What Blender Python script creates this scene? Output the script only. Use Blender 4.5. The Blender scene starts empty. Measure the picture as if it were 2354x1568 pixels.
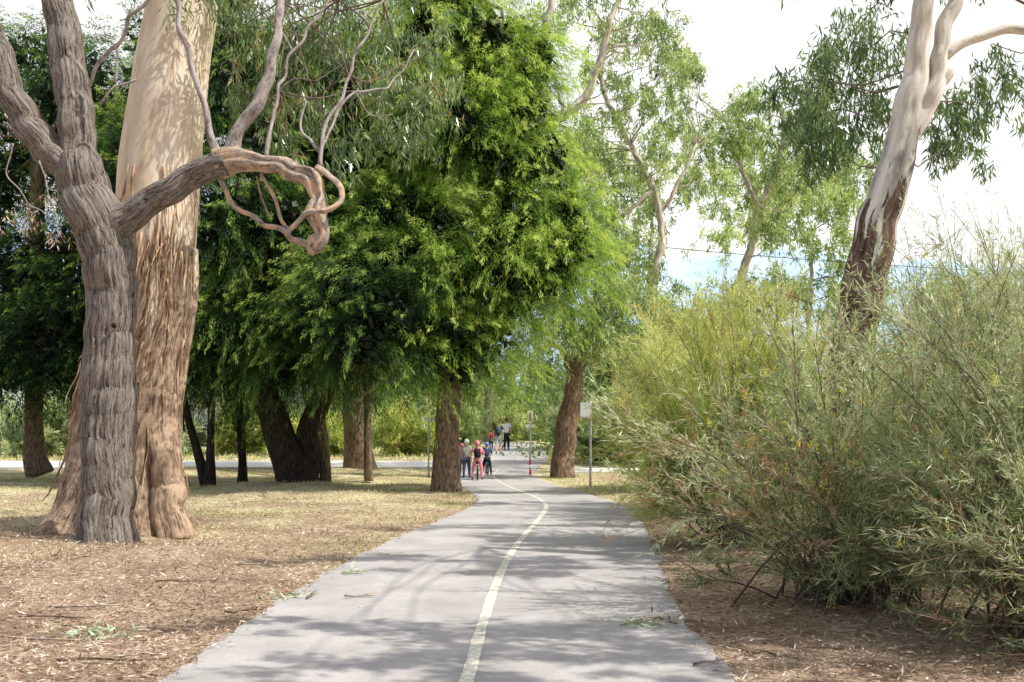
import bpy, math, random
import numpy as np
from mathutils import Vector, noise, Matrix
rng=np.random.default_rng(7); random.seed(7)
FL=2400.0; EYE=1.5
def S(px,py,Y):
    """site survey: bearing / elevation / distance -> world metres"""
    return np.array([(px-1177)*Y/FL, Y, EYE+(990-py)*Y/FL])
scene=bpy.context.scene
COL=scene.collection

# ---------------------------------------------------------------- materials
def nmat(name):
    m=bpy.data.materials.new(name); m.use_nodes=True
    nt=m.node_tree; nt.nodes.clear()
    out=nt.nodes.new("ShaderNodeOutputMaterial")
    return m,nt,out
def ramp(nt,stops,fac):
    r=nt.nodes.new("ShaderNodeValToRGB"); e=r.color_ramp.elements
    while len(e)>1: e.remove(e[-1])
    e[0].position=stops[0][0]; e[0].color=(*stops[0][1],1)
    for p,c in stops[1:]:
        k=e.new(p); k.color=(*c,1)
    nt.links.new(fac,r.inputs[0]); return r.outputs[0]
def noise_n(nt,vec,scale,detail=4,rough=.6,dist=0):
    n=nt.nodes.new("ShaderNodeTexNoise"); n.inputs["Scale"].default_value=scale
    n.inputs["Detail"].default_value=detail; n.inputs["Roughness"].default_value=rough
    n.inputs["Distortion"].default_value=dist
    if vec is not None: nt.links.new(vec,n.inputs["Vector"])
    return n.outputs[0]
def vscale(nt,vec,s):
    n=nt.nodes.new("ShaderNodeVectorMath"); n.operation='MULTIPLY'
    nt.links.new(vec,n.inputs[0]); n.inputs[1].default_value=s; return n.outputs[0]
def math_n(nt,op,a,b=None,clamp=False):
    n=nt.nodes.new("ShaderNodeMath"); n.operation=op; n.use_clamp=clamp
    for i,v in enumerate((a,b)):
        if v is None: continue
        if isinstance(v,(int,float)): n.inputs[i].default_value=v
        else: nt.links.new(v,n.inputs[i])
    return n.outputs[0]
def mixc(nt,fac,a,b,mode='MIX'):
    n=nt.nodes.new("ShaderNodeMix"); n.data_type='RGBA'; n.blend_type=mode
    if isinstance(fac,(int,float)): n.inputs[0].default_value=fac
    else: nt.links.new(fac,n.inputs[0])
    for i,v in ((6,a),(7,b)):
        if isinstance(v,tuple): n.inputs[i].default_value=(*v,1)
        else: nt.links.new(v,n.inputs[i])
    return n.outputs[2]
def finish(nt,out,col,rough=.8,bump=None,bstr=.5,bdist=.02,spec=.3,metal=0):
    p=nt.nodes.new("ShaderNodeBsdfPrincipled")
    if isinstance(col,tuple): p.inputs["Base Color"].default_value=(*col,1)
    else: nt.links.new(col,p.inputs["Base Color"])
    p.inputs["Roughness"].default_value=rough
    p.inputs["Metallic"].default_value=metal
    p.inputs["Specular IOR Level"].default_value=spec
    if bump is not None:
        b=nt.nodes.new("ShaderNodeBump"); b.inputs["Strength"].default_value=bstr
        b.inputs["Distance"].default_value=bdist
        nt.links.new(bump,b.inputs["Height"]); nt.links.new(b.outputs[0],p.inputs["Normal"])
    nt.links.new(p.outputs[0],out.inputs[0]); return p
def posnode(nt):
    return nt.nodes.new("ShaderNodeNewGeometry").outputs["Position"]
def attr(nt,name,o):
    a=nt.nodes.new("ShaderNodeAttribute"); a.attribute_name=name; return a.outputs[o]

def leaf_mat(name,stops,trans=.35,rough=.5,spec=.3):
    m,nt,out=nmat(name)
    c=ramp(nt,stops,attr(nt,"tint","Fac"))
    p=nt.nodes.new("ShaderNodeBsdfPrincipled"); nt.links.new(c,p.inputs["Base Color"])
    p.inputs["Roughness"].default_value=rough; p.inputs["Specular IOR Level"].default_value=spec
    t=nt.nodes.new("ShaderNodeBsdfTranslucent")
    c2=mixc(nt,1.0,c,(1.0,1.0,.6),'MULTIPLY'); nt.links.new(c2,t.inputs[0])
    mx=nt.nodes.new("ShaderNodeMixShader"); mx.inputs[0].default_value=trans
    nt.links.new(p.outputs[0],mx.inputs[1]); nt.links.new(t.outputs[0],mx.inputs[2])
    nt.links.new(mx.outputs[0],out.inputs[0]); return m
def plain(name,col,rough=.6,metal=0,var=.15,scale=8,spec=.4):
    m,nt,out=nmat(name)
    n=noise_n(nt,posnode(nt),scale,4)
    dark=tuple(c*(1-var) for c in col); lite=tuple(min(1,c*(1+var)) for c in col)
    finish(nt,out,ramp(nt,[(.3,dark),(.7,lite)],n),rough,metal=metal,spec=spec); return m
def bark_mat(name,dark,mid,lite,fib=(9,9,1.3),bstr=.8,bdist=.03,smooth=None,zlow=0,zhigh=1,zn=2.6,patch=None,blend=.06):
    m,nt,out=nmat(name)
    v=attr(nt,"bark","Vector")
    n1=noise_n(nt,vscale(nt,v,fib),2.6,8,.72,.25)
    n2=noise_n(nt,v,2.2,5,.6)
    n3=noise_n(nt,vscale(nt,v,(fib[0]*.8,fib[1]*.8,fib[2]*2.2)),7,5,.75)
    n1=math_n(nt,'ADD',math_n(nt,'MULTIPLY',n1,.68),math_n(nt,'MULTIPLY',n3,.32))
    c=ramp(nt,[(.42,dark),(.475,mid),(.58,lite)],n1)
    c=mixc(nt,math_n(nt,'MULTIPLY',n2,.45),c,tuple(x*.4 for x in mid))
    if patch: c=mixc(nt,ramp(nt,[(.5,(0,0,0)),(.58,(.8,.8,.8))],noise_n(nt,v,5,4,.6)),c,patch)
    bump=n1
    if smooth:
        pz=nt.nodes.new("ShaderNodeSeparateXYZ"); nt.links.new(posnode(nt),pz.inputs[0])
        nn=noise_n(nt,vscale(nt,v,(6,6,.6)),1.3,5,.6,.3)
        z=math_n(nt,'ADD',pz.outputs[2],math_n(nt,'MULTIPLY',math_n(nt,'SUBTRACT',nn,.5),(zhigh-zlow)*zn))
        f=nt.nodes.new("ShaderNodeMapRange"); f.inputs[1].default_value=(zlow+zhigh)/2-blend; f.inputs[2].default_value=(zlow+zhigh)/2+blend
        nt.links.new(z,f.inputs[0])
        s1=noise_n(nt,vscale(nt,v,(4,4,1.0)),1.6,6,.62,.2)
        s2=noise_n(nt,v,7,5,.75)
        sc=ramp(nt,[(.34,smooth[0]),(.48,smooth[1]),(.62,smooth[2])],s1)
        sc=mixc(nt,ramp(nt,[(.57,(0,0,0)),(.70,(.65,.65,.65))],s2),sc,smooth[3])
        c=mixc(nt,f.outputs[0],c,sc)
        inv=math_n(nt,'SUBTRACT',1.0,f.outputs[0])
        bump=math_n(nt,'ADD',math_n(nt,'MULTIPLY',n1,inv),math_n(nt,'MULTIPLY',s2,.08))
        bump=math_n(nt,'ADD',bump,math_n(nt,'MULTIPLY',inv,.4))
    finish(nt,out,c,.9,bump,bstr,bdist,.15); return m

M={}
M['barkA']=bark_mat("rough_grey_bark",(.035,.029,.025),(.235,.195,.165),(.5,.44,.385),(15,15,2.2),1.0,.05)
M['barkA2']=bark_mat("half_shed_limb_bark",(.15,.11,.085),(.4,.31,.25),(.68,.59,.5),(11,11,2.4),1.,.03,patch=(.74,.5,.32))
M['barkA3']=bark_mat("grey_smooth_branch_bark",(.15,.12,.11),(.36,.31,.28),(.6,.54,.5),(6,6,2.),.5,.02)
M['barkB']=bark_mat("stringy_bark_and_cream_wood",(.07,.042,.03),(.37,.245,.165),(.7,.52,.38),(12,12,.8),1.0,.06,
    smooth=((.68,.52,.37),(.8,.66,.5),(.88,.76,.61),(.62,.47,.35)),zlow=3.3,zhigh=4.7,zn=4.,blend=.22,patch=(.66,.48,.34))
M['barkE']=bark_mat("pale_gum_bark",(.04,.025,.018),(.16,.1,.075),(.34,.23,.17),(8,8,.9),.9,.03,
    smooth=((.30,.27,.25),(.62,.57,.51),(.88,.83,.76),(.24,.19,.15)),zlow=3.2,zhigh=4.6,zn=4.2)
M['barkF']=bark_mat("far_gum_bark",(.07,.05,.035),(.26,.2,.15),(.5,.42,.34),(7,7,1.5),.9,.04,
    smooth=((.26,.22,.18),(.46,.4,.33),(.7,.64,.55),(.25,.18,.14)),zlow=3.2,zhigh=5.4)
M['barkdark']=bark_mat("shade_and_knot_dark_bark",(.008,.007,.006),(.035,.027,.021),(.08,.06,.046),(9,9,2),1,.03)  # near-black: shade under the crown put into the stem colour; also for knots
M['barkbrown']=bark_mat("brown_fissured_bark",(.03,.02,.014),(.2,.135,.09),(.42,.3,.21),(9,9,2.2),1,.03)
M['twig']=plain("twig_wood",(.36,.25,.17),.9)
M['gtwig']=plain("grey_brown_twig_wood",(.16,.12,.095),.9)
M['ptwig']=plain("pale_gum_twig_wood",(.42,.36,.29),.9)
M['cyp_in']=leaf_mat("cypress_inner_shade_leaves",[(0,(.005,.011,.005)),(1,(.012,.028,.01))],.1)  # near-black leaves put the crown's inner shade into the colour
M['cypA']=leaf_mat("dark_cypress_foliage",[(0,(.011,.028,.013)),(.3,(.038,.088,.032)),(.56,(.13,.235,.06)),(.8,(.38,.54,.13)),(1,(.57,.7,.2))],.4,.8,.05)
M['cypB']=leaf_mat("sun_tinted_cypress_foliage",[(0,(.03,.07,.018)),(.28,(.11,.22,.045)),(.5,(.29,.46,.09)),(.75,(.58,.75,.17)),(1,(.78,.88,.32))],.5,.8,.05)  # lighter than the other cypresses: sunlit side put into the leaf colour
M['gumA']=leaf_mat("grey_green_gum_leaves",[(0,(.04,.085,.03)),(.45,(.14,.23,.07)),(.85,(.46,.54,.27)),(.97,(.74,.76,.56)),(1,(.6,.3,.12))],.38,.26,.9)
M['gumE']=leaf_mat("deep_green_gum_leaves",[(0,(.045,.095,.04)),(.5,(.15,.25,.10)),(1,(.42,.5,.28))],.4,.3,.7)
M['gumF']=leaf_mat("sunlit_gum_leaves",[(0,(.09,.15,.06)),(.3,(.2,.3,.12)),(.6,(.42,.53,.2)),(1,(.82,.88,.52))],.48,.45,.4)  # pale tones also put haze into the far gums' leaf colour
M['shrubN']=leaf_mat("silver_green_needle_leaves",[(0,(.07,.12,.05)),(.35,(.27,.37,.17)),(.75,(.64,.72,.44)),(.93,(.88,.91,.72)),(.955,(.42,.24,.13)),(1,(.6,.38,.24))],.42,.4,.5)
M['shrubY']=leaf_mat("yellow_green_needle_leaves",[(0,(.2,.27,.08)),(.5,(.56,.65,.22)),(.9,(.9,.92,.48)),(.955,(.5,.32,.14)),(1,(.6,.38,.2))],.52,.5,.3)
M['flower']=leaf_mat("yellow_blossom",[(0,(.8,.7,.06)),(1,(.95,.88,.2))],.3)
M['wood']=leaf_mat("distant_foliage",[(0,(.10,.17,.07)),(.5,(.27,.37,.15)),(1,(.55,.62,.3))],.45,.7,.1)
M['litter']=leaf_mat("dead_leaves",[(0,(.11,.065,.045)),(.35,(.34,.22,.15)),(.7,(.64,.5,.37)),(1,(.93,.86,.74))],.15,.7,.2)
M['grass']=leaf_mat("dry_grass_blades",[(0,(.18,.25,.07)),(.35,(.46,.48,.2)),(.7,(.8,.73,.45)),(1,(.92,.86,.64))],.35,.7,.2)
M['green_litter']=leaf_mat("fresh_fallen_leaves",[(0,(.25,.38,.17)),(1,(.68,.74,.58))],.2)

# ---------------------------------------------------------------- object helpers
def empty(name,loc,label,cat,group=None):
    o=bpy.data.objects.new(name,None); o.empty_display_size=.3
    o.location=Vector([float(x) for x in loc]); COL.objects.link(o)
    o["label"]=label; o["category"]=cat
    if group: o["group"]=group
    return o
def link(name,me,mat,parent=None,smooth=False):
    o=bpy.data.objects.new(name,me); COL.objects.link(o)
    if mat is not None: me.materials.clear(); me.materials.append(mat)
    if parent: o.parent=parent
    if smooth: me.polygons.foreach_set("use_smooth",np.ones(len(me.polygons),dtype=bool))
    return o
def off(parent): 
    return np.array(parent.location) if parent else np.zeros(3)
def unit(v): return v/np.maximum(np.linalg.norm(v,axis=-1,keepdims=True),1e-9)
def rv(n): return rng.normal(size=(n,3))

def leaves(name,parts,mat,parent=None):
    """parts: list of (P,D,L,W,tint[,side])"""
    P=np.concatenate([p[0] for p in parts]); D=unit(np.concatenate([p[1] for p in parts]))
    L=np.concatenate([p[2] for p in parts])[:,None]; W=np.concatenate([p[3] for p in parts])[:,None]
    T=np.concatenate([p[4] for p in parts])
    side=unit(np.cross(D,np.concatenate([p[5] if len(p)>5 else rv(len(p[0])) for p in parts])))
    P=P-off(parent); n=len(P)
    V=np.empty((n,4,3)); V[:,0]=P; V[:,1]=P+D*L*.45+side*W/2; V[:,2]=P+D*L; V[:,3]=P+D*L*.45-side*W/2
    me=bpy.data.meshes.new(name); me.vertices.add(n*4); me.loops.add(n*4); me.polygons.add(n)
    me.vertices.foreach_set("co",V.astype(np.float32).ravel())
    me.loops.foreach_set("vertex_index",np.arange(n*4,dtype=np.int32))
    me.polygons.foreach_set("loop_start",np.arange(0,n*4,4,dtype=np.int32))
    me.update(calc_edges=True)
    a=me.attributes.new("tint","FLOAT","FACE"); a.data.foreach_set("value",np.clip(T,0,1).astype(np.float32))
    return link(name,me,mat,parent)

def catmull(C,step):
    C=np.array(C,dtype=float)
    C=np.vstack([2*C[0]-C[1],C,2*C[-1]-C[-2]])
    out=[]
    for i in range(1,len(C)-2):
        a,b,c,d=C[i-1:i+3]; k=max(1,int(np.linalg.norm((c-b)[:3])/step))
        for t in np.arange(k)/k:
            out.append(.5*(2*b+(c-a)*t+(2*a-5*b+4*c-d)*t*t+(3*b-3*c+d-a)*t**3))
    out.append(C[-2]); out=np.array(out); out[:,3]=np.maximum(out[:,3],.002); return out
class MB:
    def __init__(s): s.V=[];s.Fc=[];s.B=[];s.n=0
    def tube(s,ctrl,seg=10,step=.25,rough=0,ribs=0,seed=0,fiss=0,wig=0):
        d=catmull(ctrl,step); P=d[:,:3]; R=d[:,3]; m=len(P)
        if wig:
            L=np.concatenate([[0],np.cumsum(np.linalg.norm(np.diff(P,axis=0),axis=1))])
            for i in range(m):
                P[i]+=wig*np.array([noise.noise(Vector((L[i]*3.3,seed,q*7.7))) for q in range(3)])*min(1,L[i]*2)
        T=unit(np.gradient(P,axis=0)); u=np.cross(T[0],[0.13,1,0.05]); u/=np.linalg.norm(u)
        s_len=0; th=np.arange(seg)*2*math.pi/seg
        for i in range(m):
            if i: s_len+=np.linalg.norm(P[i]-P[i-1])
            u=u-T[i]*np.dot(u,T[i]); u/=np.linalg.norm(u); w=np.cross(T[i],u)
            r=np.full(seg,R[i])
            if ribs:
                fl=math.exp(-s_len/.55)
                r=r*(1+ribs*fl*(np.sin(th*5+seed)+.6*np.sin(th*8+2*seed+1)))
            if rough or fiss:
                for j in range(seg):
                    c,sn=math.cos(th[j]),math.sin(th[j])
                    k=noise.noise(Vector((c*1.3+seed,sn*1.3,s_len*1.1)))*rough
                    k+=noise.noise(Vector((c*12+seed+s_len*.35,sn*12,s_len*1.5)))*fiss
                    r[j]*=1+k
            ring=P[i]+np.outer(np.cos(th)*r,u)+np.outer(np.sin(th)*r,w)
            s.V.append(ring); s.B.append(np.stack([np.cos(th)*R[i]+seed*3,np.sin(th)*R[i],np.full(seg,s_len)],1))
            if i:
                a=s.n+(i-1)*seg; b=a+seg
                for j in range(seg):
                    k=(j+1)%seg; s.Fc.append((a+j,a+k,b+k,b+j))
        s.Fc.append(tuple(s.n+(m-1)*seg+j for j in range(seg)))
        s.Fc.append(tuple(s.n+j for j in reversed(range(seg))))
        s.n+=m*seg; return d
    def build(s,name,mat,parent=None,smooth=True):
        V=np.concatenate(s.V)-off(parent); me=bpy.data.meshes.new(name)
        me.from_pydata(V.tolist(),[],s.Fc)
        a=me.attributes.new("bark","FLOAT_VECTOR","POINT"); a.data.foreach_set("vector",np.concatenate(s.B).astype(np.float32).ravel())
        return link(name,me,mat,parent,smooth)
def ctrl(lst,Y0=None,ws=1.0):
    o=[]
    for e in lst:
        px,py,w=e[:3]; Y=e[3] if len(e)>3 else Y0
        o.append([*S(px,py,Y),w*ws/2*Y/FL])
    return o
def polymesh(name,V,Fc,mat,parent=None,smooth=False):
    V=np.array(V,dtype=float)-off(parent); me=bpy.data.meshes.new(name); me.from_pydata(V.tolist(),[],Fc)
    return link(name,me,mat,parent,smooth)
def boxes(name,lst,mat,parent=None,bev=.01):
    import bmesh
    bm=bmesh.new(); o=off(parent)
    for b in lst:
        r=bmesh.ops.create_cube(bm,size=1)
        bmesh.ops.scale(bm,vec=b[3:6],verts=r['verts'])
        bmesh.ops.translate(bm,vec=Vector(b[:3])-Vector(o.tolist()),verts=r['verts'])
    if bev: bmesh.ops.bevel(bm,geom=bm.edges[:],offset=bev,segments=2,affect='EDGES',clamp_overlap=True)
    me=bpy.data.meshes.new(name); bm.to_mesh(me); bm.free()
    return link(name,me,mat,parent)

# ---------------------------------------------------------------- terrain
EY=np.array([-6,0,6.2,8.2,12,14.4,18.9,22.5,25.7,30,34.3,40,46,52,60,68,76,84,95])
ELx=np.array([-2.0,-2.05,-2.09,-2.1,-1.88,-1.66,-.95,-.62,-1.1,-1.6,-2.0,-1.9,-1.6,-1.5,-1.55,-1.6,-2.5,-5,-11])
ERx=np.array([1.4,1.38,1.36,1.31,1.69,1.94,2.23,2.1,1.64,1.0,.62,1.0,1.5,1.75,1.8,1.9,1.2,-1,-7])
CY=np.array([-6,0,6.23,7.83,10.3,13.3,16.7,20.6,22.5,25.7,30,34.3,40,46,52,60,70])
CX=np.array([-.3,-.3,-.28,-.23,-.16,.02,.37,.74,.66,.18,-.35,-.65,-.45,-.1,.1,.15,.1])
def smooth_interp(y,YY,XX):
    y=np.asarray(y,float); return sum(np.interp(y+d,YY,XX)*w for d,w in ((-2,.1),(-1.2,.15),(-.6,.15),(0,.2),(.6,.15),(1.2,.15),(2,.1)))
def el(y): return smooth_interp(y,EY,ELx)
def er(y): return smooth_interp(y,EY,ERx)
def gy(y):
    y=np.asarray(y,float)
    return np.interp(y,[0,33,36,40,52,68,76,90,5000],[0,0,.02,.07,.31,.51,.62,.68,.7])
def gz(x,y):
    x=np.asarray(x,float); y=np.asarray(y,float)
    d=np.maximum(el(y)-x,x-er(y)); f=np.clip((d-.25)/2,0,1)*np.clip((60-y)/20,0,1)
    b=.05*np.sin(x*.9+y*.5)+.035*np.sin(x*2.1-y*1.3+1)+.03*np.sin(y*2.3+x*.4)
    b+=.03
    m=.16*np.exp(-((x+5.5)**2+(y-26.8)**2)/1.2)
    return gy(y)+f*b+m
xs=np.unique(np.concatenate([np.arange(-16,12,.25),-16-np.geomspace(.5,3000,26),12+np.geomspace(.5,3000,26)]))
ys=np.unique(np.concatenate([np.arange(-8,45,.5),np.arange(45,92,1),90+np.geomspace(3,4500,26),-8-np.geomspace(1,300,8)]))
X,Yg=np.meshgrid(xs,ys); Z=gz(X,Yg)
V=np.stack([X,Yg,Z],-1).reshape(-1,3); nx=len(xs)
Fc=[(j*nx+i,j*nx+i+1,(j+1)*nx+i+1,(j+1)*nx+i) for j in range(len(ys)-1) for i in range(nx-1)]
m,nt,out=nmat("leaf_litter_and_dry_grass_ground"); p=posnode(nt)
n1=noise_n(nt,p,14,8,.75); n2=noise_n(nt,p,.45,5,.65); n3=noise_n(nt,vscale(nt,p,(1,1.6,1)),45,4,.7); n5=noise_n(nt,p,1.1,5,.65)
lit=ramp(nt,[(.34,(.09,.058,.043)),(.45,(.33,.22,.155)),(.55,(.56,.43,.31)),(.68,(.82,.72,.57))],mixc(nt,.5,n1,n3))
lit=mixc(nt,ramp(nt,[(.45,(0,0,0)),(.6,(.6,.6,.6))],n5),lit,(.23,.14,.095))
gr=ramp(nt,[(.35,(.22,.25,.09)),(.48,(.56,.51,.28)),(.62,(.9,.82,.6))],n1)
gr=mixc(nt,ramp(nt,[(.46,(0,0,0)),(.58,(.75,.75,.75))],n5),gr,(.4,.31,.19))
sy=nt.nodes.new("ShaderNodeSeparateXYZ"); nt.links.new(p,sy.inputs[0])
mr=nt.nodes.new("ShaderNodeMapRange"); mr.inputs[1].default_value=13; mr.inputs[2].default_value=27
nt.links.new(math_n(nt,'ADD',sy.outputs[1],math_n(nt,'MULTIPLY',n2,6)),mr.inputs[0])
f=math_n(nt,'MULTIPLY',mr.outputs[0],ramp(nt,[(.38,(.15,.15,.15)),(.56,(1,1,1))],n2))
finish(nt,out,mixc(nt,f,lit,gr),.95,mixc(nt,.5,n1,n3),.9,.04,.1)
g=polymesh("ground",V,Fc,m,None,True); g["kind"]="structure"
def sheet(name,ylist,xl,xr,dz,mat,nxs=6,wob=0):
    V=[];Fc=[]
    for k,y in enumerate(ylist):
        a,b=float(xl(y)),float(xr(y))
        a+=wob*(noise.noise(Vector((3.1,y*1.7,0)))+.6*noise.noise(Vector((3.1,y*6,0)))); b+=wob*(noise.noise(Vector((9.1,y*1.7,0)))+.6*noise.noise(Vector((9.1,y*6,0))))
        for i in range(nxs+1): V.append((a+(b-a)*i/nxs,y,float(gy(y))+dz))
    for k in range(len(ylist)-1):
        for i in range(nxs):
            q=k*(nxs+1)+i; Fc.append((q,q+1,q+nxs+2,q+nxs+1))
    o=polymesh(name,V,Fc,mat); o["kind"]="structure"; return o
yl=np.unique(np.round(np.concatenate([np.arange(-6,36,.1),np.arange(36,94,.5)]),3))
m,nt,out=nmat("aged_asphalt"); p=posnode(nt)
a1=noise_n(nt,p,120,4,.8); a2=noise_n(nt,p,1.3,5,.6); a3=noise_n(nt,p,22,4,.6)
c=ramp(nt,[(.33,(.22,.205,.2)),(.5,(.41,.385,.375)),(.67,(.64,.605,.58))],a1)
c=mixc(nt,.5,c,ramp(nt,[(.35,(.3,.285,.28)),(.65,(.54,.51,.495))],a2))
c=mixc(nt,ramp(nt,[(.58,(0,0,0)),(.72,(.4,.4,.4))],a3),c,(.52,.45,.37))
finish(nt,out,c,.9,a1,.6,.008,.25)
sheet("path",yl,el,er,.012,m,6,.07)
m,nt,out=nmat("worn_cream_line_paint"); p=posnode(nt)
c=ramp(nt,[(.44,(.38,.36,.34)),(.51,(.76,.74,.58)),(.7,(.9,.88,.74))],noise_n(nt,p,26,7,.9))
finish(nt,out,c,.8,None)
cx=lambda y: smooth_interp(y,CY,CX)
wd=lambda y: .043 if y<20 else max(.024,.043-(y-20)*.0012)
sheet("path_centre_line",[y for y in yl if y<=38],lambda y:cx(y)-wd(y),lambda y:cx(y)+wd(y),.017,m,1,.010)
m,nt,out=nmat("pale_concrete"); finish(nt,out,ramp(nt,[(.3,(.6,.58,.55)),(.7,(.75,.73,.69))],noise_n(nt,posnode(nt),4,6)),.9)
def road_strip(name,x0,x1,y0,y1):
    V=[];Fc=[]; xx=np.linspace(x0,x1,30); yy=np.unique(np.concatenate([[y0,y1],np.arange(math.ceil(y0*2)/2,y1,.5)]))
    for y in yy:
        for x in xx: V.append((x,y,float(gy(y))+.10))
    n=len(xx)
    for j in range(len(yy)-1):
        for i in range(n-1): Fc.append((j*n+i,j*n+i+1,(j+1)*n+i+1,(j+1)*n+i))
    o=polymesh(name,V,Fc,m); o["kind"]="structure"
    md=o.modifiers.new("thickness",'SOLIDIFY'); md.thickness=.15; md.offset=-1
road_strip("road",-45,-2.6,38.5,43.5)
road_strip("driveway",1.9,22,35.2,38.0)

# hills
V=[];Fc=[];N=160;K=9
for k in range(K+1):
    for i in range(N+1):
        x=-3500+7000*i/N
        h=500+150*noise.noise(Vector((x*.0006+4,0,0)))+70*noise.noise(Vector((x*.003,1,0)))+25*noise.noise(Vector((x*.012,2,0)))-.05*max(0,x-200)
        t=k/K; V.append((x,2300+900*t+60*noise.noise(Vector((x*.01,k*.6,5))),-5+h*1.25*math.sin(t*math.pi/2)))
for k in range(K):
    for i in range(N):
        q=k*(N+1)+i; Fc.append((q,q+1,q+N+2,q+N+1))
m,nt,out=nmat("haze_painted_hill"); 
finish(nt,out,ramp(nt,[(.35,(.36,.49,.63)),(.65,(.5,.62,.76))],noise_n(nt,posnode(nt),.012,6,.7)),1,spec=0)  # aerial haze put into the hill's surface colour
h=polymesh("hill",V,Fc,m,None,True); h["kind"]="structure"

# ---------------------------------------------------------------- vegetation builders
def sublobes(c,r,n,rs=(1.0,1.5)):
    u=unit(rv(n)); s=rng.uniform(.55,.9,(n,1)); P=np.array(c)+u*np.array(r)*s
    rr=rng.uniform(*rs,n)
    return [(P[i],np.array([rr[i]*1.0,rr[i]*1.0,rr[i]*.85])) for i in range(n)]
def plume_parts(lobes,dens,needles,pl=(.6,1.5),nl=(.06,.14),nw=(.010,.017),up=.12,tb=0.):
    parts=[]; 
    C=np.array([l[0] for l in lobes]); Rr=np.array([l[1] for l in lobes])
    for i,(c,r) in enumerate(lobes):
        n=int(4*math.pi*np.mean(r)**2*dens); u=unit(rv(n)); pos=c+u*r*rng.uniform(.5,.92,(n,1))
        d=np.linalg.norm((pos[:,None]-C[None])/Rr[None],axis=2); d[:,i]=9
        keep=d.min(1)>.66; pos=pos[keep];u=u[keep];n=len(pos)
        if not n: continue
        flow=rng.normal(size=3)*.25
        ax=unit(u*.75+np.array([0,0,up])+flow+rv(n)*.16); le=rng.uniform(*pl,n)
        lt=rng.uniform(-.13,.13)+rng.uniform(-.06,.06,n)+tb+u[:,2]*.18  # upward-facing plumes get a lighter tint, top light put into the colour
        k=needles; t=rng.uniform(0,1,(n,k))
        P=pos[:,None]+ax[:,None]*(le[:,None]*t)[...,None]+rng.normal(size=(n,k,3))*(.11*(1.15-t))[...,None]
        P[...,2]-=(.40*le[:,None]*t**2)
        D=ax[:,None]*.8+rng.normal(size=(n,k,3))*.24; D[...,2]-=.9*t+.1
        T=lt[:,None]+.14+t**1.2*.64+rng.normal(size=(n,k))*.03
        q=n*k
        parts.append((P.reshape(q,3),D.reshape(q,3),rng.uniform(*nl,q),rng.uniform(*nw,q),T.ravel()))
    return parts
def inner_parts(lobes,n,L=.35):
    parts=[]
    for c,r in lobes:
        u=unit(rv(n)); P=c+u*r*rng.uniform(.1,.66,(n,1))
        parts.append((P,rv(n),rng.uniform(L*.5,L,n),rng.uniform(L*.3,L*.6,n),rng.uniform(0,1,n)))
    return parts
def cypress(base,trunk_ctrls,crowns,matF,label,dens=8,needles=40,bark='barkdark',rs=(1.0,1.5),tb=0.,group=None,name="cypress_tree",nw=(.010,.017),nl=(.07,.16)):
    e=empty(name,base,label,"tree",group)
    mb=MB()
    for k,c in enumerate(trunk_ctrls): mb.tube(c,18,.12,.12,.12,seed=k*1.7+base[0],fiss=.06)
    lob=[]
    for c in crowns: lob+=sublobes(c[0],c[1],c[2],rs)
    top=np.array(trunk_ctrls[0][-1][:3])
    for c,r in lob[::2]:
        a=top+(np.array([0,0,-1.2]))*rng.uniform(0,1)
        if c[2]<a[2]-2.5: a=a.copy(); a[2]=max(c[2]-.3,base[2]+1.8); q=np.array([p[:3] for p in catmull(trunk_ctrls[0],.2)]); a=q[np.abs(q[:,2]-a[2]).argmin()]
        mid=(a+c)/2+rv(1)[0]*.2
        mb.tube([[*a,.07],[*mid,.045],[*c,.015]],6,.5)
    mb.build("trunk",M[bark],e)
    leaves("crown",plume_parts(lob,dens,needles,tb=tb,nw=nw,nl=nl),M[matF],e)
    leaves("inner_shade_leaves",inner_parts(lob,220),M['cyp_in'],e)
    return e

def gum_parts(blobs,nl,L,W,sub=12,droop=1.,sp=.5,tb=0,flat=1.,tight=1.):
    parts=[]
    for c,r in blobs:
        c=np.array(c); n=int(nl*(r/.7)**1.5); sc=c+rv(sub)*np.array([1*flat,1/flat,.8])*r*.62
        bt=rng.uniform(-.15,.15)
        ti=rng.uniform(-.28,.28,sub)+bt; idx=rng.integers(0,sub,n)
        P=sc[idx]+rv(n)*np.array([.16,.16,.26])*r*tight
        D=np.array([0,0,-droop])+rv(n)*sp
        parts.append((P,D,rng.uniform(L*.6,L,n),rng.uniform(W*.6,W,n),.45+tb+ti[idx]+rng.normal(size=n)*.18))
    return parts
def limb_to(mb,start,c,r0=.05,r1=.012,seg=7,kinks=4,w=.12):
    a=np.array(start,float); b=np.array(c,float); L=np.linalg.norm(b-a); pts=[]
    for k in range(kinks+1):
        t=k/kinks; p=a+(b-a)*t; p[2]+=.12*L*math.sin(t*math.pi)*(-.2 if b[2]>a[2] else .5)
        if 0<k: p=p+rng.normal(size=3)*w*L*.35
        pts.append([*p,r0+(r1-r0)*t])
    mb.tube(pts,seg,.2); return pts
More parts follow.
